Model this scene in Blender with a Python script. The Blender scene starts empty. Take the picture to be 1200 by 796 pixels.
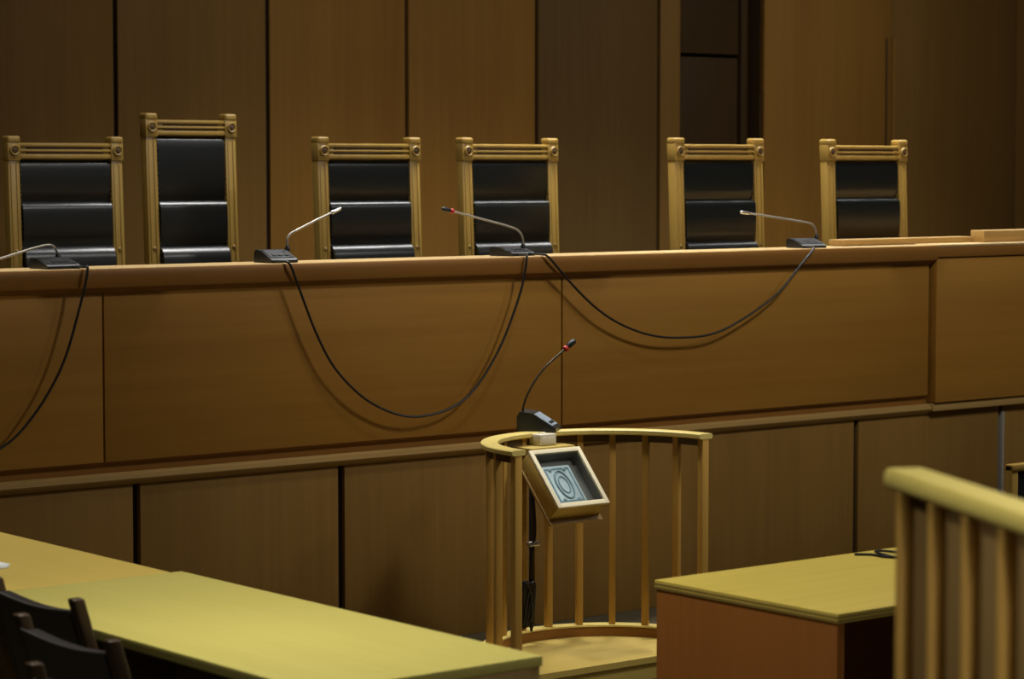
import bpy, bmesh, math, random
from mathutils import Vector, Matrix
random.seed(4)
S = bpy.context.scene
COL = S.collection
R = math.radians

# ------------------------------------------------------------------ materials
def new_mat(name):
    m = bpy.data.materials.new(name); m.use_nodes = True
    nt = m.node_tree
    return m, nt, nt.nodes['Principled BSDF']

def wood(name, c1, c2, axis='z', rough=.45, scale=1.0, spec=.35, var=.0, streak=.5):
    """oak veneer: fine grain drawn out along one axis, broad tone drift, small pores"""
    m, nt, b = new_mat(name)
    N, L = nt.nodes.new, nt.links.new
    tc = N('ShaderNodeTexCoord'); mp = N('ShaderNodeMapping')
    k = {'x': (1.2, 38, 38), 'y': (38, 1.2, 38), 'z': (38, 38, 1.2)}[axis]
    mp.inputs['Scale'].default_value = tuple(v*scale for v in k)
    L(tc.outputs['Object'], mp.inputs['Vector'])
    n1 = N('ShaderNodeTexNoise'); n1.inputs['Scale'].default_value = 1.0
    n1.inputs['Detail'].default_value = 5; n1.inputs['Roughness'].default_value = .6
    L(mp.outputs['Vector'], n1.inputs['Vector'])
    mp2 = N('ShaderNodeMapping')
    k2 = {'x': (.35, 4, 4), 'y': (4, .35, 4), 'z': (4, 4, .35)}[axis]
    mp2.inputs['Scale'].default_value = k2
    L(tc.outputs['Object'], mp2.inputs['Vector'])
    n2 = N('ShaderNodeTexNoise'); n2.inputs['Scale'].default_value = 1.0; n2.inputs['Detail'].default_value = 3
    L(mp2.outputs['Vector'], n2.inputs['Vector'])
    mx = N('ShaderNodeMix'); mx.data_type = 'FLOAT'; mx.inputs[0].default_value = streak
    L(n1.outputs['Fac'], mx.inputs[2]); L(n2.outputs['Fac'], mx.inputs[3])
    cr = N('ShaderNodeValToRGB')
    cr.color_ramp.elements[0].position = .32; cr.color_ramp.elements[0].color = (*c2, 1)
    cr.color_ramp.elements[1].position = .68; cr.color_ramp.elements[1].color = (*c1, 1)
    L(mx.outputs[0], cr.inputs['Fac'])
    out = cr.outputs['Color']
    if var:
        oi = N('ShaderNodeObjectInfo'); mr = N('ShaderNodeMapRange')
        mr.inputs['To Min'].default_value = 1-var; mr.inputs['To Max'].default_value = 1+var
        L(oi.outputs['Random'], mr.inputs['Value'])
        hs = N('ShaderNodeHueSaturation'); L(out, hs.inputs['Color']); L(mr.outputs['Result'], hs.inputs['Value'])
        out = hs.outputs['Color']
    L(out, b.inputs['Base Color'])
    b.inputs['Roughness'].default_value = rough
    b.inputs['Specular IOR Level'].default_value = spec
    bp = N('ShaderNodeBump'); bp.inputs['Strength'].default_value = .06; bp.inputs['Distance'].default_value = .002
    L(n1.outputs['Fac'], bp.inputs['Height']); L(bp.outputs['Normal'], b.inputs['Normal'])
    return m

def plain(name, c, rough=.5, metal=0., spec=.5, noise=.12, nscale=60):
    m, nt, b = new_mat(name)
    N, L = nt.nodes.new, nt.links.new
    tc = N('ShaderNodeTexCoord'); n = N('ShaderNodeTexNoise'); n.inputs['Scale'].default_value = nscale
    L(tc.outputs['Object'], n.inputs['Vector'])
    cr = N('ShaderNodeValToRGB')
    cr.color_ramp.elements[0].color = (*[v*(1-noise) for v in c], 1)
    cr.color_ramp.elements[1].color = (*[min(1, v*(1+noise)) for v in c], 1)
    L(n.outputs['Fac'], cr.inputs['Fac']); L(cr.outputs['Color'], b.inputs['Base Color'])
    b.inputs['Roughness'].default_value = rough; b.inputs['Metallic'].default_value = metal
    b.inputs['Specular IOR Level'].default_value = spec
    return m

def leather(name, c, rough):
    m, nt, b = new_mat(name)
    N, L = nt.nodes.new, nt.links.new
    tc = N('ShaderNodeTexCoord'); v = N('ShaderNodeTexVoronoi'); v.inputs['Scale'].default_value = 260
    L(tc.outputs['Object'], v.inputs['Vector'])
    bp = N('ShaderNodeBump'); bp.inputs['Strength'].default_value = .12; bp.inputs['Distance'].default_value = .001
    L(v.outputs['Distance'], bp.inputs['Height']); L(bp.outputs['Normal'], b.inputs['Normal'])
    b.inputs['Base Color'].default_value = (*c, 1); b.inputs['Roughness'].default_value = rough
    b.inputs['Specular IOR Level'].default_value = .85
    return m

def glass(name):
    m = bpy.data.materials.new(name); m.use_nodes = True
    nt = m.node_tree; N, L = nt.nodes.new, nt.links.new
    nt.nodes.remove(nt.nodes['Principled BSDF'])
    o = nt.nodes['Material Output']
    t = N('ShaderNodeBsdfTransparent'); t.inputs['Color'].default_value = (.93, .95, .95, 1)
    g = N('ShaderNodeBsdfGlossy'); g.inputs['Roughness'].default_value = .12
    mx = N('ShaderNodeMixShader'); mx.inputs['Fac'].default_value = .07
    L(t.outputs[0], mx.inputs[1]); L(g.outputs[0], mx.inputs[2])
    L(mx.outputs[0], o.inputs['Surface'])
    return m

M = {}
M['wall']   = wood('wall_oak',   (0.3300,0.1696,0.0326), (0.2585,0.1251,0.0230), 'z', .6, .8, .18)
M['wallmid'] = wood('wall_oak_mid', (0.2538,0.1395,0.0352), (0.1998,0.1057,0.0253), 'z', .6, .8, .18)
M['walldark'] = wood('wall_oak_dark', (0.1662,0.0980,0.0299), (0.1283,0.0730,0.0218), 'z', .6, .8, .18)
M['lower']  = wood('lower_oak',  (0.2678,0.1458,0.0326), (0.2100,0.1112,0.0242), 'z', .6, .8, .18, var=.05)
M['bench']  = wood('bench_oak',  (0.3726,0.1806,0.0288), (0.2970,0.1365,0.0204), 'x', .55, .7, .2, var=.02)
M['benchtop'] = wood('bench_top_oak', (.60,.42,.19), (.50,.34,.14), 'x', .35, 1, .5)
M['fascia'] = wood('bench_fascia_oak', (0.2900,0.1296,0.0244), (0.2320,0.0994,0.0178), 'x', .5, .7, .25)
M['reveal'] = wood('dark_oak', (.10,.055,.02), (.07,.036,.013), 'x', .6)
M['door']   = wood('door_dark_oak', (.075,.042,.015), (.05,.028,.010), 'z', .6, 1, .15)
M['gap']    = plain('joint_black', (.012,.009,.007), .8)
M['chairwood'] = wood('chair_oak', (.43,.275,.062), (.33,.20,.042), 'z', .38, 1, .45)
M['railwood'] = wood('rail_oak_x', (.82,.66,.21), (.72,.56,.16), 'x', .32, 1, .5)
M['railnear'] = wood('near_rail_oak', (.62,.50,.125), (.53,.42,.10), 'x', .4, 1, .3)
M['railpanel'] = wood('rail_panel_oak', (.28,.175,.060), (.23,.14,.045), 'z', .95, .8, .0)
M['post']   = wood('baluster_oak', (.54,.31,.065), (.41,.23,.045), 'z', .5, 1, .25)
M['table']  = wood('table_oak_y', (0.5780,0.5040,0.1290), (0.5100,0.4368,0.1032), 'y', .45, .8, .3)
M['table2'] = wood('table_oak_warm', (0.5707,0.4149,0.0861), (0.4920,0.3489,0.0689), 'y', .45, .8, .3)
M['desk']   = wood('desk_oak_x', (0.6848,0.5250,0.0978), (0.5671,0.4200,0.0723), 'x', .45, .6, .3)
M['deskside'] = wood('desk_side', (0.3520,0.1288,0.0247), (0.2750,0.0979,0.0181), 'z', .6, 1, .15)
M['tableside'] = wood('table_side', (.36,.24,.075), (.28,.18,.055), 'y', .55)
M['darkwood'] = wood('dark_stained_wood', (.075,.043,.018), (.045,.026,.011), 'z', .4, 1, .4)
M['platform'] = wood('platform_oak', (0.5520,0.4094,0.0980), (0.4416,0.3115,0.0700), 'x', .5, .6, .3)
M['leather'] = leather('black_leather', (.006,.008,.008), .27)
M['leatherdull'] = leather('dark_leather', (.012,.010,.009), .42)
M['black'] = plain('black_plastic', (.012,.013,.014), .35)
M['greytop'] = plain('grey_plastic', (.30,.37,.43), .3, 0, .6)
M['piping'] = plain('grey_piping', (.07,.065,.06), .35)
M['cable'] = plain('black_cable', (.010,.009,.008), .5)
M['steel'] = plain('gooseneck_steel', (.36,.33,.28), .5, .6)
M['darksteel'] = plain('dark_gooseneck', (.06,.045,.025), .4, .5)
M['silver'] = plain('silver_metal', (.75,.76,.75), .25, .95)
M['red'] = plain('red_ring', (.55,.03,.02), .4)
M['brass'] = plain('brass_stud', (.30,.19,.06), .4, .6)
M['nail'] = plain('dark_nail', (.10,.065,.025), .4, .6)
M['bead'] = wood('moulding_oak', (.46,.29,.095), (.36,.22,.07), 'x', .45, 1, .3)
M['cream'] = plain('cream_paint', (.72,.66,.50), .5)
M['pale'] = wood('pale_case_wood', (.82,.74,.50), (.74,.64,.40), 'x', .45, 1, .4)
M['casewood'] = wood('case_side_wood', (.58,.40,.10), (.46,.30,.07), 'y', .45, 1, .35)
M['lining'] = plain('grey_lining', (.20,.195,.17), .9)
M['booksilver'] = plain('book_silver', (.62,.72,.74), .45, .2)
M['bookblue'] = plain('book_relief', (.25,.36,.40), .45, .2)
M['paper'] = plain('paper_white', (.8,.82,.78), .7)
M['carpet'] = plain('carpet', (.075,.062,.035), .95, 0, .1, .35, 120)
M['ceiling'] = plain('ceiling_paint', (.42,.38,.30), .9)
M['alu'] = plain('aluminium_trim', (.33,.31,.26), .5, .1)
M['glass'] = glass('case_glass')

# ------------------------------------------------------------------ mesh builder
class MB:
    def __init__(s): s.v = []; s.f = []
    def add(s, vs, fs, T=None):
        o = len(s.v)
        s.v += [tuple(T @ Vector(p)) if T else tuple(p) for p in vs]
        s.f += [tuple(i+o for i in f) for f in fs]
        return s
    def bm(s, bm, T=None):
        bm.verts.index_update()
        return s.add([v.co.copy() for v in bm.verts], [[v.index for v in f.verts] for f in bm.faces], T)
    def box(s, x0, x1, y0, y1, z0, z1, bev=.004, seg=2, T=None):
        bm = bmesh.new(); bmesh.ops.create_cube(bm, size=1)
        for v in bm.verts:
            v.co = Vector(((x0+x1)/2+v.co.x*(x1-x0), (y0+y1)/2+v.co.y*(y1-y0), (z0+z1)/2+v.co.z*(z1-z0)))
        if bev: bmesh.ops.bevel(bm, geom=bm.edges[:], offset=bev, segments=seg, affect='EDGES', profile=.5)
        s.bm(bm, T); bm.free(); return s
    def prism(s, prof, a, b, axis='x', T=None):
        """profile of 2D points swept from a to b along an axis (x: (y,z), y: (x,z), z: (x,y))"""
        n = len(prof)
        def P(p, t): return {'x': (t, p[0], p[1]), 'y': (p[0], t, p[1]), 'z': (p[0], p[1], t)}[axis]
        vs = [P(p, a) for p in prof]+[P(p, b) for p in prof]
        fs = [tuple(range(n))[::-1], tuple(range(n, 2*n))]+[(i, (i+1) % n, n+(i+1) % n, n+i) for i in range(n)]
        return s.add(vs, fs, T)
    def tube(s, pts, r, n=10, sub=6):
        pts = [Vector(p) for p in pts]
        if sub > 1 and len(pts) > 2:
            q = []
            for i in range(len(pts)-1):
                p0 = pts[max(0, i-1)]; p1 = pts[i]; p2 = pts[i+1]; p3 = pts[min(len(pts)-1, i+2)]
                for k in range(sub):
                    t = k/sub
                    q.append(.5*((2*p1)+(p2-p0)*t+(2*p0-5*p1+4*p2-p3)*t*t+(3*p1-p0-3*p2+p3)*t**3))
            q.append(pts[-1]); pts = q
        rr = r if isinstance(r, (list, tuple)) else None
        vs = []; fs = []; u = None
        for i, p in enumerate(pts):
            t = (pts[min(i+1, len(pts)-1)]-pts[max(i-1, 0)]).normalized()
            if u is None: u = t.orthogonal().normalized()
            u = (u-t*u.dot(t)).normalized(); w = t.cross(u)
            R_ = r if rr is None else rr[0]+(rr[1]-rr[0])*i/(len(pts)-1)
            for k in range(n):
                a = 2*math.pi*k/n; vs.append(p+u*math.cos(a)*R_+w*math.sin(a)*R_)
        for i in range(len(pts)-1):
            for k in range(n):
                fs.append((i*n+k, i*n+(k+1) % n, (i+1)*n+(k+1) % n, (i+1)*n+k))
        fs.append(tuple(range(n))[::-1]); fs.append(tuple((len(pts)-1)*n+k for k in range(n)))
        return s.add(vs, fs)
    def lathe(s, prof, n=24, T=None):
        vs = []; fs = []
        for (r, z) in prof:
            for k in range(n):
                a = 2*math.pi*k/n; vs.append((r*math.cos(a), r*math.sin(a), z))
        m = len(prof)
        for i in range(m-1):
            for k in range(n): fs.append((i*n+k, i*n+(k+1) % n, (i+1)*n+(k+1) % n, (i+1)*n+k))
        fs.append(tuple(range(n))[::-1]); fs.append(tuple((m-1)*n+k for k in range(n)))
        return s.add(vs, fs, T)
    def arc(s, cx, cy, prof, a0, a1, n=64):
        """profile of (radius, z) points swept round (cx, cy) between two angles"""
        m = len(prof); vs = []; fs = []
        for i in range(n+1):
            a = a0+(a1-a0)*i/n
            for (r, z) in prof: vs.append((cx+r*math.cos(a), cy+r*math.sin(a), z))
        for i in range(n):
            for k in range(m): fs.append((i*m+k, i*m+(k+1) % m, (i+1)*m+(k+1) % m, (i+1)*m+k))
        fs.append(tuple(range(m))); fs.append(tuple(n*m+k for k in range(m))[::-1])
        return s.add(vs, fs)
    def build(s, name, mat, parent=None, smooth=True, loc=None):
        me = bpy.data.meshes.new(name); me.from_pydata(s.v, [], s.f); me.update()
        bm = bmesh.new(); bm.from_mesh(me); bmesh.ops.recalc_face_normals(bm, faces=bm.faces[:]); bm.to_mesh(me); bm.free()
        if smooth: me.shade_smooth(); me.set_sharp_from_angle(angle=R(38))
        me.materials.append(mat)
        o = bpy.data.objects.new(name, me); COL.objects.link(o)
        if parent: o.parent = parent
        if loc: o.location = loc
        return o

def tag(o, label=None, cat=None, group=None, kind=None):
    if label: o['label'] = label
    if cat: o['category'] = cat
    if group: o['group'] = group
    if kind: o['kind'] = kind
    return o
def thing(name, label, cat, loc=(0,0,0), rz=0, group=None):
    o = bpy.data.objects.new(name, None); COL.objects.link(o)
    o.location = loc; o.rotation_euler = (0, 0, rz); o.empty_display_size = .1
    return tag(o, label, cat, group)
def dup(root, loc, rz, label, group=None):
    r = root.copy(); COL.objects.link(r); r.location = loc; r.rotation_euler = (0, 0, rz); r['label'] = label
    if group: r['group'] = group
    for ch in list(root.children):
        c = ch.copy(); COL.objects.link(c); c.parent = r
        for g in list(ch.children):
            d = g.copy(); COL.objects.link(d); d.parent = c
    return r
def chamfer(x0, x1, z0, z1, c):      # rectangle with cut corners
    return [(x0+c, z0), (x1-c, z0), (x1, z0+c), (x1, z1-c), (x1-c, z1), (x0+c, z1), (x0, z1-c), (x0, z0+c)]

DAIS = .82
# ------------------------------------------------------------------ the setting
tag(MB().box(-3, 20, -3, 14, -.12, 0, 0).build('floor', M['carpet']), kind='structure')
tag(MB().box(-3, 20, -3, 14, 4.5, 4.6, 0).build('ceiling', M['ceiling']), kind='structure')
tag(MB().box(-3, 20, 8.66, 12.4, 0, DAIS, 0).build('floor_dais', M['carpet']), kind='structure')

# panelled back wall with a recessed dark door
wb = MB()
for (a, b) in ((-3, 11.337), (12.095, 20)): wb.box(a, b, 12.43, 12.75, DAIS, 4.5, 0)
wb.box(11.3, 12.13, 12.70, 12.75, DAIS, 4.5, 0)
wall = tag(wb.build('wall_back', M['gap']), kind='structure')
joints = [-3.0, -1.86, -.86, .14, 1.14, 2.14, 3.14, 4.14, 5.14, 6.14, 7.14, 8.136, 9.127, 10.129, 11.15]
for a, b in zip(joints[:-1], joints[1:]):
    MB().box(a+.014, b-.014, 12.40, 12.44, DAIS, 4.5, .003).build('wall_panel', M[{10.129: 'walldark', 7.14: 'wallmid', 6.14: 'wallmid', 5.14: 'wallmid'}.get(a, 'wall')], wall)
MB().box(11.164, 11.337, 12.40, 12.44, DAIS, 4.5, .003).build('wall_panel', M['wallmid'], wall)
for a, b, g in ((12.10, 13.346, 0), (13.334, 14.661, .002), (14.661, 15.9, .014), (15.9, 17.1, .014), (17.1, 18.4, .014), (18.4, 20, .014)):
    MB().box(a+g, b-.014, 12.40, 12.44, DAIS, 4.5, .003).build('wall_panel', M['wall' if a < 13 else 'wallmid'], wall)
# light corner bead at the door recess and slim strip between the two wide panels
tb = MB().box(12.086, 12.106, 12.390, 12.43, 2.52, 4.5, .003).build('trim_1', M['wall'])
tag(tb, kind='structure')
tag(MB().box(13.338, 13.366, 12.385, 12.401, DAIS, 2.90, .004).build('trim_2', M['wall']), kind='structure')
tag(MB().box(13.275, 13.292, 12.392, 12.401, DAIS, 2.90, .002).build('trim_3', M['reveal']), kind='structure')
door = tag(MB().box(11.345, 12.0, 12.555, 12.60, DAIS, 2.73, .004).build('door_1', M['door']), kind='structure')
fr = MB().box(12.082, 12.094, 12.425, 12.70, DAIS, 4.5, .002).box(12.02, 12.082, 12.54, 12.70, DAIS, 4.5, .003).box(11.337, 12.02, 12.57, 12.70, 2.755, 4.5, .003)
fr.build('door_frame', M['door'], door)
MB().box(11.43, 11.93, 12.548, 12.556, 1.9, 2.6, .003).box(11.43, 11.93, 12.548, 12.556, .95, 1.7, .003).build('door_panel', M['door'], door)

# low panelled wall below the bench
wl = tag(MB().box(-3, 20, 8.625, 8.66, 0, .80, 0).build('wall_bench_front', M['gap']), kind='structure')
lj = [-3, -1.95, -.95, .05, 1.05, 2.05, 3.05, 4.04, 5.025, 5.99, 7.0, 8.015, 9.028, 10.085, 11.1, 12.1, 13.1, 14.1, 15.1, 17, 20]
for a, b in zip(lj[:-1], lj[1:]):
    MB().box(a+.016, b-.016, 8.60, 8.63, .0, .80, .003).build('wall_panel', M['lower'], wl)
MB().box(10.090, 10.104, 8.590, 8.63, .0, .755, .002).build('metal_strip', M['alu'], wl)

# ------------------------------------------------------------------ judges' bench
XL, XR = .32, 9.529
bench = thing('judges_bench', 'long raised oak judges bench with panelled front, running the width of the room', 'bench', ((XL+XR)/2, 8.6, 0))
bx = -(XL+XR)/2
def bpart(mb, name, mat):
    mb.v = [(x+bx, y-8.6, z) for (x, y, z) in mb.v]
    return mb.build(name, mat, bench)
for a, b in ((.32, 2.598), (2.598, 4.875), (4.875, 7.152), (7.152, XR-.012)):
    bpart(MB().box(a+.004, b-.004, 8.58, 8.605, .872, 1.54, .002), 'front_panel', M['bench'])
bpart(MB().box(XL, XR, 8.6055, 8.625, .881, 1.56, 0), 'backing_board', M['gap'])
bpart(MB().prism([(8.54, 1.613), (8.537, 1.607), (8.537, 1.549), (8.541, 1.543), (8.56, 1.540), (8.575, 1.522), (8.605, 1.522), (8.605, 1.575),
                  (8.80, 1.575), (8.80, 1.609), (8.796, 1.613)], XL, XR), 'top_rail', M['fascia'])
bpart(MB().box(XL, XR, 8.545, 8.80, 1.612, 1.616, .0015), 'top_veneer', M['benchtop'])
bpart(MB().prism([(8.605, .880), (8.592, .872), (8.603, .860), (8.603, .822), (8.606, .776), (8.625, .776), (8.625, .88)], XL, XR), 'bottom_moulding', M['fascia'])
bpart(MB().prism([(8.604, .827), (8.582, .827), (8.573, .820), (8.570, .802), (8.576, .792), (8.598, .776), (8.605, .776)], XL, XR), 'moulding_bead', M['bead'])
bpart(MB().box(XL, XR, 8.62, 8.66, DAIS+.001, 1.575, .002), 'inner_panel', M['bench'])
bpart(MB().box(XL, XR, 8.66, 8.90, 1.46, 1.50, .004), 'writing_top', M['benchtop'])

block = thing('bench_end_block', 'plain oak block closing the right end of the judges bench', 'bench', (11.5, 8.6, 0))
def kpart(mb, name, mat):
    mb.v = [(x-11.5, y-8.6, z) for (x, y, z) in mb.v]
    return mb.build(name, mat, block)
kpart(MB().box(9.531, 15, 8.545, 8.62, .835, 1.548, .004), 'front_panel', M['bench'])
kpart(MB().box(9.531, 15, 8.552, 8.62, 1.544, 1.56, 0), 'groove', M['reveal'])
kpart(MB().box(9.531, 15, 8.54, 8.62, 1.556, 1.607, .004), 'fascia', M['fascia'])
kpart(MB().box(9.531, 15, 8.54, 8.85, 1.607, 1.619, .003), 'top', M['benchtop'])
kpart(MB().box(9.531, 15, 8.56, 8.624, .790, .832, .006), 'bottom_moulding', M['bead'])
kpart(MB().box(9.975, 15, 8.63, 8.72, 1.619, 1.680, .004), 'upper_ledge', M['bead'])
kpart(MB().box(9.531, 15, 8.80, 8.84, DAIS+.001, 1.607, .004), 'inner_panel', M['bench'])
tag(MB().box(9.03, 9.97, 8.70, 8.80, 1.6195, 1.648, .003).build('document_shelf', M['bead']), 'low oak strip lying on the bench top before the rightmost judge chair', 'shelf')

# ------------------------------------------------------------------ judge chairs
TAN = .042
def judge_chair(name, label, W, H, secs, group):
    """high-backed chair: front of the posts at the top is local y=0, z from the dais"""
    t = thing(name, label, 'chair', (0, 0, 0), 0, group)
    def ly(z): return -(H-max(z, .42))*TAN
    def shear(mb):
        mb.v = [(x, y+ly(z), z) for (x, y, z) in mb.v]; return mb
    pw, pd = .060, .052
    for s in (-1, 1):
        cx = s*(W/2-.006-pw/2)
        p = MB()
        p.box(cx-pw/2, cx+pw/2, 0, pd, 0, .44, .004).box(cx-pw/2, cx+pw/2, 0, pd, .42, H-.10, .004)
        p.box(cx-pw/2-.003, cx+pw/2+.003, -.008, pd, H-.115, H-.026, .004)
        # fluting down the front
        p.box(cx-.019, cx-.010, -.004, .004, .6, H-.13, .002).box(cx+.010, cx+.019, -.004, .004, .6, H-.13, .002)
        post = shear(p).build('back_post', M['chairwood'], t)
        c = MB().box(cx-pw/2-.004, cx+pw/2+.004, -.012, pd+.003, H-.034, H, .011, 4).box(cx-pw/2, cx+pw/2, -.004, pd, H-.042, H-.028, .002)
        shear(c).build('post_cap', M['chairwood'], post)
        T = Matrix.Translation((cx, -.008, H-.066)) @ Matrix.Rotation(R(90), 4, 'X')
        ro = MB().lathe([(.024, -.002), (.025, .006), (.021, .011), (.016, .007)], 24, T)
        shear(ro).build('rosette', M['chairwood'], post)
        bt = MB().lathe([(.0155, .0), (.0155, .0075), (.010, .010), (.003, .011)], 20, T)
        shear(bt).build('rosette_boss', M['reveal'], post)
        pg = MB().lathe([(.010, -.002), (.010, .004), (.006, .007)], 16, Matrix.Translation((cx, 0, .79)) @ Matrix.Rotation(R(90), 4, 'X'))
        shear(pg).build('peg', M['brass'], post)
    xi = W/2-.006-pw
    # carved top rail: flat board, raised beads
    z1 = H-.032; z0 = z1-.078
    r = MB().box(-xi-.004, xi+.004, .008, .042, z0, z1, .004)
    for (a, b) in ((z1-.018, z1-.002), (z1-.042, z1-.030), (z0+.004, z0+.026)):
        r.box(-xi, xi, -.004, .012, a, b, .004)
    shear(r).build('top_rail', M['chairwood'], t)
    shear(MB().box(-xi+.04, xi-.04, .003, .010, z1-.030, z1-.018, .001).box(-xi+.04, xi-.04, .003, .010, z0+.026, z1-.042, .001)).build('rail_groove', M['reveal'], t)
    shear(MB().box(-xi, xi, .035, .050, .50, z0+.01, .003)).build('back_board', M['chairwood'], t)
    # padded leather rolls
    zt = z0-.004
    edges = [zt]+[H-k for k in secs]
    xe = xi-.006
    for i, (a, b) in enumerate(zip(edges[:-1], edges[1:])):
        d0 = (.004, -.010, -.028)[i]
        pts = []
        # plump profile (y, z): upper edge rolls outward
        hh = a-b; r0 = (.020, .032, .060)[i]
        for k in range(7):
            an = R(90)*k/6
            pts.append((d0+r0-r0*math.sin(an), a-.002-r0+r0*math.cos(an)))
        for k in range(1, 8):
            f = k/8
            pts.append((d0-.004*math.sin(math.pi*f)+.010*f*(1 if i < 2 else .3), a-r0-(hh-r0-.006)*f))
        pts += [(d0+.016, b+.001), (max(d0+.024, .016), b-.03 if i < 2 else b), (.036, b-.03 if i < 2 else b), (.036, a-.002)]
        shear(MB().prism(pts, -xe, xe)).build('cushion_roll', M['leather'], t)
    # nail heads down both sides of the leather
    for s in (-1, 1):
        n = MB(); k = edges[-1]+.02
        while k < zt-.01:
            n.lathe([(.0045, -.001), (.004, .002), (.0015, .0035)], 8, Matrix.Translation((s*(xe+.002), .006, k)) @ Matrix.Rotation(R(90), 4, 'X')); k += .024
        shear(n).build('nail_trim', M['nail'], t)
    # seat, front legs, rails
    yb = ly(.45)
    MB().box(-W/2+.02, W/2-.02, yb-.47, yb+.02, .40, .45, .006).build('seat_frame', M['chairwood'], t)
    MB().box(-W/2+.035, W/2-.035, yb-.46, yb-.005, .445, .50, .022, 4).build('seat_cushion', M['leather'], t)
    for s in (-1, 1):
        cx = s*(W/2-.045)
        MB().box(cx-.026, cx+.026, yb-.465, yb-.413, 0, .405, .004).build('front_leg', M['chairwood'], t)
        MB().box(cx-.016, cx+.016, yb-.42, yb+.01, .14, .18, .004).build('side_stretcher', M['chairwood'], t)
    return t

G = 'judge chairs behind the bench'
std = judge_chair('judge_chair', 'black leather and oak judge chair furthest left behind the bench, beside the tall one', .615, 1.325, (.305, .508, .80), G)
std.location = (5.888, 10.7, DAIS)
dup(std, (7.205, 10.1, DAIS), 0, 'black leather and oak judge chair next right of the tall one', G)
dup(std, (7.957, 9.95, DAIS), 0, 'black leather and oak judge chair behind the bench microphone with a red ring', G)
dup(std, (8.811, 9.35, DAIS), R(0), 'black leather and oak judge chair standing in front of the dark recessed door', G)
dup(std, (9.927, 9.40, DAIS), R(0), 'black leather and oak judge chair furthest right behind the bench', G)
tall = judge_chair('judge_chair', 'tallest judge chair, narrow with a long black leather back, second from left', .52, 1.44, (.42, .635, .91), G)
tall.location = (6.573, 10.7, DAIS)

# ------------------------------------------------------------------ microphones
def mic(label, base, size, rz, path, neck_mat, head, ring=False, tip=.011, grp='desk microphones on the judges bench', top='black', pitch=0):
    """wedge base at base point; path: world points of the gooseneck, last = tip"""
    t = thing('desk_microphone', label, 'microphone', base, 0, grp)
    inv = lambda p: Vector(p)-Vector(base)
    w, d, h = size
    T = Matrix.Rotation(rz, 4, 'Z') @ Matrix.Rotation(pitch, 4, 'X')
    b = MB().prism([(-d/2, 0), (d/2, 0), (d/2, h*.75), (d/2-.012, h), (d*.1, h*.92), (-d/2+.01, .018), (-d/2, .012)], -w/2, w/2, 'x', T)
    base_o = b.build('base', M['black'], t)
    # sloped control plate with its keys
    ang = math.atan2(h*.92-.018, d*.6-.01)
    Tp = T @ Matrix.Translation((0, -d/2+.012, .0185)) @ Matrix.Rotation(ang, 4, 'X')
    MB().box(-w/2+.006, w/2-.006, .004, d*.58, 0, .003, .001, 1, Tp).build('control_plate', M[top], base_o)
    kb = MB()
    for k in (-1, 0, 1): kb.box(k*.028-.009, k*.028+.009, .016, .030, .002, .006, .001, 1, Tp)
    kb.build('key', M['black'], base_o)
    P = [inv(p) for p in path]
    MB().tube(P, .0048, 10).build('gooseneck', M[neck_mat], t)
    MB().lathe([(.011, 0), (.011, .014), (.006, .022)], 16, Matrix.Translation(P[0]-Vector((0, 0, .006)))).build('neck_socket', M['black'], t)
    dr = (P[-1]-P[-2]).normalized(); q = dr.to_track_quat('Z', 'Y').to_matrix().to_4x4()
    Th = Matrix.Translation(P[-1]-dr*.004) @ q
    MB().lathe([(.006, 0), (.008, .006), (tip, .018), (tip, .042), (tip*.85, .050), (tip*.4, .054)], 18, Th).build('mic_head', M[head], t)
    if ring: MB().lathe([(tip*.9, .0), (tip*1.12, .003), (tip*1.12, .012), (tip*.9, .015)], 18, Matrix.Translation(P[-1]-dr*.012) @ q).build('light_ring', M['red'], t)
    return t
ZB = 1.616
mic('desk microphone with its neck bent low, on the bench before the leftmost judge chair', (4.715, 8.66, ZB), (.14, .14, .042), 0,
    [(4.745, 8.69, ZB+.04), (4.735, 8.69, 1.690), (4.70, 8.68, 1.705), (4.62, 8.68, 1.69), (4.49, 8.68, 1.656), (4.42, 8.68, 1.640)], 'steel', 'silver', tip=.008)
mic('desk microphone with a silver neck leaning right towards the chair beside the tall one', (5.715, 8.66, ZB), (.125, .13, .052), 0,
    [(5.785, 8.68, ZB+.05), (5.784, 8.68, 1.705), (5.80, 8.68, 1.73), (5.84, 8.68, 1.748), (5.93, 8.68, 1.785), (6.005, 8.68, 1.814)], 'steel', 'silver', tip=.007)
mic('desk microphone with a red ring, its silver neck leaning left over the bench', (6.955, 8.68, ZB), (.15, .13, .04), R(10),
    [(7.014, 8.68, ZB+.035), (7.012, 8.68, 1.69), (6.99, 8.68, 1.722), (6.94, 8.68, 1.742), (6.78, 8.68, 1.779), (6.62, 8.68, 1.814)], 'steel', 'black', True, .010)
mic('desk microphone with a near level silver neck, on the bench between the two rightmost chairs', (8.735, 8.66, ZB), (.14, .13, .045), R(-8),
    [(8.825, 8.68, ZB+.045), (8.82, 8.68, 1.695), (8.80, 8.68, 1.722), (8.76, 8.68, 1.735), (8.55, 8.68, 1.763), (8.37, 8.68, 1.785)], 'steel', 'silver', tip=.008)

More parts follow.
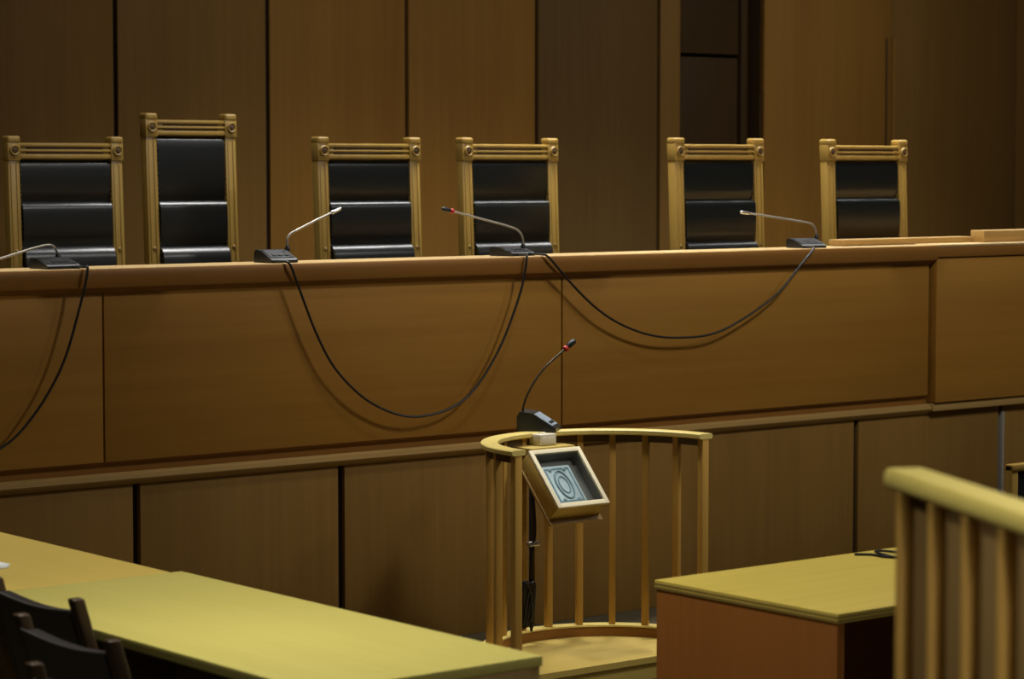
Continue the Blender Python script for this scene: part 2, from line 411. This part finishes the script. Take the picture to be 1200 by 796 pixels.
def cable(label, pts, r=.0052):
    return tag(MB().tube(pts, r, 8, 8).build('microphone_cable', M['cable']), label, 'cable', 'microphone cables looped over the bench front')
YF = 8.526
def over(x, yb, yt=8.60):     # from the base across the top rail, over its edge
    return [(x, 8.61, ZB+.007), (x, 8.55, ZB+.009), (x, 8.522, ZB+.002)]
cable('black cable hanging from the leftmost microphone, out of the picture at left',
      [(4.76, 8.61, ZB+.007), (4.775, 8.55, ZB+.008), (4.776, 8.52, 1.612), (4.745, YF, 1.475), (4.666, YF, 1.254), (4.539, YF, 1.069), (4.397, YF, .958), (4.15, YF, .89), (3.85, YF, .93), (3.55, YF, 1.12), (3.3, YF, 1.4), (3.2, 8.52, 1.61), (3.19, 8.62, ZB+.007)])
cable('black cable in a deep loop down the bench front between the second and third microphones',
      [(5.66, 8.61, ZB+.007), (5.675, 8.55, ZB+.008), (5.69, 8.52, 1.612), (5.732, YF, 1.527), (5.826, YF, 1.318), (5.929, YF, 1.164), (6.099, YF, 1.03), (6.316, YF, .964), (6.563, YF, 1.017), (6.746, YF, 1.207), (6.872, YF, 1.457), (6.905, 8.52, 1.612), (6.915, 8.55, ZB+.008), (6.93, 8.63, ZB+.007)])
cable('black cable in a shallow loop down the bench front to the rightmost microphone',
      [(7.02, 8.64, ZB+.007), (7.01, 8.55, ZB+.008), (7.03, 8.52, 1.610), (7.149, YF, 1.504), (7.295, YF, 1.388), (7.444, YF, 1.307), (7.622, YF, 1.251), (7.802, YF, 1.232), (8.013, YF, 1.243), (8.228, YF, 1.317), (8.419, YF, 1.417), (8.558, YF, 1.537), (8.64, 8.52, 1.612), (8.66, 8.55, ZB+.008), (8.69, 8.62, ZB+.007)])

# ------------------------------------------------------------------ witness stand
CX, CY, RR = 6.488, 7.475, .480
ZP, ZR = .09, .937
def dee(r, y0, n=48):
    return [(CX+r*math.cos(math.pi*k/n), CY+r*math.sin(math.pi*k/n)) for k in range(n+1)]+[(CX-r, y0), (CX+r, y0)]
tag(MB().prism(dee(RR+.036, 7.395), 0, ZP-.022, 'z').prism(dee(RR+.044, 7.385), ZP-.024, ZP, 'z').build('witness_platform', M['platform']),
    'low oak floor platform under the curved witness stand', 'platform')
ws = thing('witness_stand', 'half-round oak witness stand with slim balusters, in front of the bench', 'witness stand', (CX, CY, ZP))
def wp(mb, name, mat, parent=None):
    mb.v = [(x-CX, y-CY, z-ZP) for (x, y, z) in mb.v]
    return mb.build(name, mat, parent or ws)
e = R(2)
wp(MB().arc(CX, CY, [(RR-.034, ZR-.003), (RR-.030, ZR), (RR+.030, ZR), (RR+.034, ZR-.004), (RR+.034, ZR-.016), (RR+.028, ZR-.021), (RR-.028, ZR-.021), (RR-.034, ZR-.016)], -e, math.pi+e, 72), 'hand_rail', M['railwood'])
wp(MB().arc(CX, CY, [(RR-.030, ZP), (RR-.030, ZP+.036), (RR-.026, ZP+.040), (RR+.026, ZP+.040), (RR+.030, ZP+.036), (RR+.030, ZP)], -e, math.pi+e, 72), 'base_rail', M['fascia'])  # darker wood here paints in the shade on the rail's inner side
wp(MB().arc(CX, CY, [(RR-.032, ZP+.0395), (RR-.032, ZP+.046), (RR+.032, ZP+.046), (RR+.032, ZP+.0395)], -e, math.pi+e, 72), 'base_lit_top', M['railwood'])  # pale strip paints in the light on top of the base rail
wp(MB().arc(CX, CY, [(RR-.014, ZR-.050), (RR-.014, ZR-.02), (RR+.014, ZR-.02), (RR+.014, ZR-.050)], 0, math.pi, 64), 'shaded_under_rail', M['reveal'])  # dark colour stands in for the shade below the hand rail
for k in range(12):
    th = R(180/11*k)
    px, py = CX+RR*math.cos(th), CY+RR*math.sin(th)
    w = .0155 if k in (0, 11) else .0135
    T = Matrix.Translation((px, py, 0)) @ Matrix.Rotation(th, 4, 'Z')
    wp(MB().box(-w*1.1, w*1.1, -w, w, ZP+.045, ZR-.02, .003, 2, T), 'end_post' if k in (0, 11) else 'baluster', M['post'])

# sloping glazed case on the inside of the rail
TH = R(48)
cs = thing('display_case', 'small sloping glass-topped wooden case fixed inside the witness stand rail', 'display case', (6.478, 7.822, .875))
# local frame: u along X, v down the slope towards -Y, w up out of the glass
A = Matrix(((1, 0, 0, 0), (0, -math.cos(TH), -math.sin(TH), 0), (0, -math.sin(TH), math.cos(TH), 0), (0, 0, 0, 1)))
LW, LV, LD = .130, .277, .075
def cb(mb, u0, u1, v0, v1, w0, w1, bev=.003): return mb.box(u0, u1, v0, v1, w0, w1, bev, 2, A)
for q in ((-LW, -LW+.014), (LW-.014, LW)): cb(MB(), *q, 0, LV, -LD, -.004).build('side_wall', M['casewood'], cs)
for q in ((0, .014), (LV-.014, LV)): cb(MB(), -LW+.014, LW-.014, *q, -LD, -.004).build('end_wall', M['casewood'], cs)
cb(MB(), -LW-.006, LW+.006, -.004, LV+.024, -LD-.012, -LD, .003).build('base_board', M['bead'], cs)
fo = MB()
for q in ((-LW-.002, -LW+.017, -.002, LV+.002), (LW-.017, LW+.002, -.002, LV+.002), (-LW+.016, LW-.016, -.002, .018), (-LW+.016, LW-.016, LV-.019, LV+.002)):
    cb(fo, *q, -.004, .008, .002)
fo.build('lid_frame', M['pale'], cs)
cb(MB(), -LW+.0145, LW-.0145, .0145, LV-.0145, -.001, .002, 0).build('glass_pane', M['glass'], cs)
li = cb(MB(), -LW+.014, LW-.014, .014, LV-.014, -.052, -.046, 0)
for q in ((-LW+.014, -LW+.017, .014, LV-.014), (LW-.017, LW-.014, .014, LV-.014), (-LW+.017, LW-.017, .014, .017), (-LW+.017, LW-.017, LV-.017, LV-.014)): cb(li, *q, -.046, -.005, 0)
li.build('lining', M['lining'], cs)
# bracket boards that tie the case to the rail
MB().box(-.115, .115, .004, .140, -.002, .012, .003).build('shelf_board', M['platform'], cs)

# book with a silver cover lying in the case
bk = thing('silver_covered_book', 'small pale blue book with an embossed silver cover inside the glass case', 'book', (6.478, 7.822, .875))
u0, u1, v0, v1, wb_ = -.104, .044, .070, .256, -.0455
cb(MB(), u0, u1, v0, v1, wb_, wb_+.036, .003).build('cover', M['booksilver'], bk)
fr_ = MB()
for q in ((u0+.012, u0+.018, v0+.012, v1-.012), (u1-.018, u1-.012, v0+.012, v1-.012), (u0+.018, u1-.018, v0+.012, v0+.018), (u0+.018, u1-.018, v1-.018, v1-.012)):
    cb(fr_, *q, wb_+.035, wb_+.039, .001)
fr_.build('cover_border', M['bookblue'], bk)
ov = MB()
def oval(a, b, n=40): return [A @ Vector(((u0+u1)/2+a*math.cos(2*math.pi*k/n), (v0+v1)/2+b*math.sin(2*math.pi*k/n), wb_+.037)) for k in range(n+1)]
ov.tube(oval(.036, .066), .0045, 8, 1); ov.tube(oval(.022, .040), .003, 8, 1)
for sx in (-1, 1):
    for sy in (-1, 1):
        ov.lathe([(.008, 0), (.008, .003), (.003, .006)], 12, A @ Matrix.Translation(((u0+u1)/2+sx*.036, (v0+v1)/2+sy*.072, wb_+.036)))
ov.build('cover_relief', M['bookblue'], bk)

tag(MB().box(-.043, .043, -.035, .04, 0, .046, .005, 3).box(-.036, .036, -.037, -.03, .008, .036, .002).box(-.012, .012, -.01, .015, .045, .049, .001).build('switch_box', M['cream'], None, True, (6.490, 7.905, .8875)),
    'small cream box standing on the board above the glass case', 'box')
wm = mic('desk microphone with a grey top and dark neck, standing on the curved witness stand rail', (6.540, 7.990, ZR+.001), (.125, .16, .078), R(40),
    [(6.478, 8.015, ZR+.06), (6.475, 8.01, 1.035), (6.49, 7.99, 1.10), (6.55, 7.975, 1.185), (6.66, 7.96, 1.268)], 'darksteel', 'black', True, .012, None, 'greytop')

# cable down the inside of the stand with its clip and bundle
cx0, cy0 = 6.405, 7.80
cab = tag(MB().tube([(6.47, 7.95, .86), (6.44, 7.92, .80), (6.43, 7.895, .70), (6.428, 7.88, .55), (6.412, 7.878, .47), (6.405, 7.876, .40), (6.40, 7.875, .28)], .007, 8, 6).build('stand_cable', M['cable']),
          'black cable running down inside the witness stand below the glass case', 'cable')
MB().box(6.392, 6.448, 7.866, 7.892, .488, .506, .003).build('cable_clip', M['silver'], cab)
tag(cab.children[0], 'small silver clip')
co = MB(); pts = []
for k in range(60):
    a = k*.62; pts.append((6.385+.022*math.cos(a)+.004*math.sin(k*1.7), 7.875+.018*math.sin(a*.9), ZP+.055+.20*abs(math.sin(k*.55))))
co.tube(pts, .006, 6, 3); co.build('cable_bundle', M['cable'], cab)
tag(MB().tube([(6.335, 7.88, ZP+.001), (6.335, 7.88, .84)], .013, 12, 1).tube([(6.335, 7.88, ZP+.002), (6.335, 7.88, ZP+.02)], .02, 12, 1).build('cable_conduit', M['black']),
    'black upright conduit pipe behind the left end post of the witness stand', 'pipe')

# ------------------------------------------------------------------ tables at left
def side_table(name, label, x0, x1, y0, y1, mat, grp):
    t = thing(name, label, 'table', ((x0+x1)/2, (y0+y1)/2, 0), 0, grp)
    w, d = (x1-x0)/2, (y1-y0)/2
    MB().box(-w, w, -d, d, .722, .75, .003).build('table_top', mat, t)
    for s in (-1, 1):
        a = s*(d-.022)
        MB().box(-w+.01, w-.006, a-.018, a+.018, 0, .722, .003).build('end_panel', M['tableside'], t)
    MB().box(w-.05, w-.03, -d+.04, d-.04, .18, .722, .003).build('modesty_panel', M['tableside'], t)
    return t
GT = 'oak tables in a row at left'
side_table('court_table', 'long yellow oak table at lower left, nearest the picture bottom', 3.412, 4.122, 5.02, 6.785, M['table'], GT)
side_table('court_table', 'warmer brown oak table at the left edge, end to end with the yellow one', 3.412, 4.085, 6.79, 8.42, M['table2'], GT)
tag(MB().box(-.07, .055, -.10, .10, 0, .006, .001).box(-.065, .06, -.095, .105, .006, .011, .001, 1, Matrix.Rotation(R(3), 4, 'Z')).build('paper_stack', M['paper'], None, False, (3.675, 7.27, .7505)),
    'white papers lying on the brown oak table at the left edge', 'paper')

# ------------------------------------------------------------------ desk at right
ds = thing('court_desk', 'oak desk with a reddish side panel, between witness stand and near balustrade', 'desk', (5.945, 5.36, 0))
w, d = .79, .385
MB().box(-w, w, -d, d, .721, .75, .003).build('desk_top', M['desk'], ds)
MB().box(-w-.001, w+.001, -d-.001, d+.001, .726, .730, 0).box(-w-.001, w+.001, -d-.001, d+.001, .738, .741, 0).build('edge_banding', M['tableside'], ds)
MB().box(-w+.004, -w+.034, -d+.006, d-.006, 0, .721, .002).build('side_panel', M['deskside'], ds)
MB().box(w-.034, w-.004, -d+.006, d-.006, 0, .721, .002).build('side_panel', M['deskside'], ds)
MB().box(-w+.034, w-.034, d-.05, d-.03, .05, .721, .002).build('modesty_panel', M['deskside'], ds)
tag(MB().tube([(5.98, 5.70, .7545), (6.02, 5.66, .7545), (6.02, 5.60, .7545), (6.07, 5.57, .7545), (6.12, 5.62, .7545), (6.08, 5.68, .759), (6.03, 5.65, .762), (6.04, 5.56, .755), (6.15, 5.50, .7545)], .0042, 8, 6).build('desk_cable', M['cable']),
    'thin black cable curled on the back edge of the oak desk', 'cable')

# ------------------------------------------------------------------ balustrade close by at right
p0 = Vector((3.362, 3.062, 0)); dv = Vector((-.455, -.89, 0)).normalized()
bl = thing('balustrade', 'straight oak balustrade with thick handrail, out of focus close by at right', 'railing', p0, math.atan2(dv.y, dv.x))
LB = 1.65; ZT = 1.465            # local +x runs from the far end towards the viewer, +y is away from the picture's middle
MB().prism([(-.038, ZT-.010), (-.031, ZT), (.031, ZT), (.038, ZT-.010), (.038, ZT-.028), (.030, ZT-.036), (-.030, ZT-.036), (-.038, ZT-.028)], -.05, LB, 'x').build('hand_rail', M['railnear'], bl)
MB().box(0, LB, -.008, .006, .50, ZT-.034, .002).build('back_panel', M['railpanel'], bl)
MB().box(-.02, LB, -.035, .035, 0, .50, .004).build('plinth', M['lower'], bl)
k = 0
while k*.154 < LB-.05:
    x = .01+k*.154
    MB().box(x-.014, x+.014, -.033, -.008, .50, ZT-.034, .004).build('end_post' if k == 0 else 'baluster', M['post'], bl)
    k += 1

# ------------------------------------------------------------------ dark chairs at the left tables
def dark_chair(label):
    t = thing('upholstered_chair', label, 'chair', (0, 0, 0), 0, 'dark upholstered chairs at the left tables')
    H, W, ln = .86, .23, .30       # faces +X; origin below the top of the back
    def lx(z): return (H-max(z, .44))*ln
    def sh(mb): mb.v = [(x+lx(z), y, z) for (x, y, z) in mb.v]; return mb
    for s in (-1, 1):
        p = MB().box(-.019, .019, s*W-.017, s*W+.017, .42, H, .007, 3).box(-.019, .019, s*W-.017, s*W+.017, 0, .46, .005)
        sh(p).build('back_post', M['darkwood'], t)
    # padded back with a dipped top edge
    n = 20; pr = []
    for k in range(n+1):
        y = -W+.02+(2*W-.04)*k/n; pr.append((y, H-.040-.014*math.sin(math.pi*k/n)))
    pr += [(W-.02, .52), (-W+.02, .52)]
    sh(MB().prism([(a, b) for a, b in pr], -.022, .024, 'x')).build('back_pad', M['leatherdull'], t)
    sh(MB().tube([(-.020, a, b+.002) for a, b in pr[:n+1]], .005, 8, 1)).build('piping', M['piping'], t)
    sx = lx(.44)
    MB().box(sx-.02, sx+.44, -W+.0, W-.0, .40, .44, .008).build('seat_frame', M['darkwood'], t)
    MB().box(sx+.02, sx+.44, -W+.012, W-.012, .435, .49, .022, 4).build('seat', M['leatherdull'], t)
    for s in (-1, 1):
        MB().box(sx+.395, sx+.43, s*(W-.02)-.016, s*(W-.02)+.016, 0, .405, .005).build('front_leg', M['darkwood'], t)
    return t
dc = dark_chair('dark upholstered chair with brown posts at the yellow table, middle one of three')
dc.location = (3.075, 5.62, 0)
GD = 'dark upholstered chairs at the left tables'
dup(dc, (3.30, 6.20, 0), 0, 'dark upholstered chair pushed furthest in, its back against the yellow table edge', GD)
dup(dc, (2.79, 5.02, 0), R(0), 'dark upholstered chair in the lower left picture corner, nearest the viewer', GD)

# ------------------------------------------------------------------ clerk's chair, mostly out of frame at right
ac = thing('wooden_armchair', 'wooden chair with black padded back, cut off at the right edge beyond the near railing', 'chair', (7.60, 6.42, 0), 0)
for s_ in (-1, 1):
    x = s_*.26
    MB().box(x-.018, x+.018, -.235, -.20, 0, .90, .005).build('back_leg', M['chairwood'], ac)
    MB().box(x-.018, x+.018, .20, .235, 0, .42, .004).build('front_leg', M['chairwood'], ac)
MB().box(-.25, .25, -.21, .235, .39, .43, .004).build('seat_frame', M['chairwood'], ac)
MB().box(-.24, .24, -.20, .23, .425, .485, .022, 4).build('seat_pad', M['leather'], ac)
MB().box(-.243, .243, -.228, -.19, .52, .872, .014, 3).build('back_pad', M['leather'], ac)
MB().box(-.278, .278, -.238, -.198, .874, .902, .006).build('top_rail', M['chairwood'], ac)

# ------------------------------------------------------------------ light
def area(name, loc, size, power, col=(1, .93, .80), tgt=None, sy=None, spread=math.pi):
    l = bpy.data.lights.new(name, 'AREA'); l.energy = power; l.color = col; l.size = size
    if sy: l.shape = 'RECTANGLE'; l.size_y = sy
    l.spread = spread
    o = bpy.data.objects.new(name, l); COL.objects.link(o); o.location = loc
    if tgt: o.rotation_euler = (Vector(tgt)-Vector(loc)).to_track_quat('-Z', 'Y').to_euler()
    return o
NEUT = (1, .975, .93)
for (x, y, p, sp) in ((7.9, 5.3, 90, 180), (10.5, 4.6, 42, 180), (1.6, 1.6, 8, 180)):
    area('ceiling_lamp', (x, y, 4.45), .6, p, NEUT, spread=R(sp))
for (x, y, p, sp) in ((3.7, 5.7, 26, 80), (6.4, 7.0, 8.2, 70), (3.1, 2.4, 9.5, 70)):
    area('downlight', (x, y, 4.45), .35, p, NEUT, spread=R(sp))
for (x, y, p) in ((4.0, 9.7, 12), (6.2, 9.7, 13), (8.0, 9.9, 32), (9.2, 9.9, 28), (10.4, 9.8, 26), (11.5, 9.6, 26), (12.6, 9.6, 28)):
    area('dais_lamp', (x, y, 4.45), .8, p, (1, .99, .97), spread=R(100))
for (x, p) in ((4.3, 9), (6.1, 12), (7.9, 12), (9.7, 9), (11.5, 7)):
    area('bench_downlight', (x, 8.85, 4.45), .3, p, NEUT, spread=R(58))
area('rail_fill', (1.0, -1.0, 4.3), .5, 6.5, NEUT, (3.05, 2.4, 1.05), spread=R(36))  # unseen fill light, added to brighten the near balustrade's posts
area('rail_fill', (1.2, 4.2, 4.3), .4, 2.6, NEUT, (3.2, 2.7, 1.0), spread=R(44))  # second added fill light, for the panel behind the balusters
for (x, y, p) in ((8.2, 9.3, 11), (12.2, 9.0, 19)):
    area('wall_washer', (x, y, 4.45), .5, p, NEUT, (x+.2, 12.4, 2.4), spread=R(120))

w = bpy.data.worlds.new('World'); S.world = w; w.use_nodes = True
bg = w.node_tree.nodes['Background']; bg.inputs[0].default_value = (1, .92, .8, 1); bg.inputs[1].default_value = .022

# ------------------------------------------------------------------ camera
F = 3000.
pitch = math.atan(202/F); yaw = R(51.3068)
cam = bpy.data.cameras.new('Camera'); co_ = bpy.data.objects.new('Camera', cam); COL.objects.link(co_)
cam.sensor_width = 36; cam.lens = F/1200*36
co_.location = (0, 0, 2.0)
fw = Vector((math.cos(yaw)*math.cos(pitch), math.sin(yaw)*math.cos(pitch), -math.sin(pitch)))
co_.rotation_euler = fw.to_track_quat('-Z', 'Y').to_euler()
cam.dof.use_dof = True; cam.dof.focus_distance = 10.0; cam.dof.aperture_fstop = 4.0
cam.clip_start = .05
S.camera = co_
S.view_settings.view_transform = 'Standard'; S.view_settings.look = 'None'
S.view_settings.gamma = 1; S.view_settings.use_curve_mapping = False
S.view_settings.exposure = 0
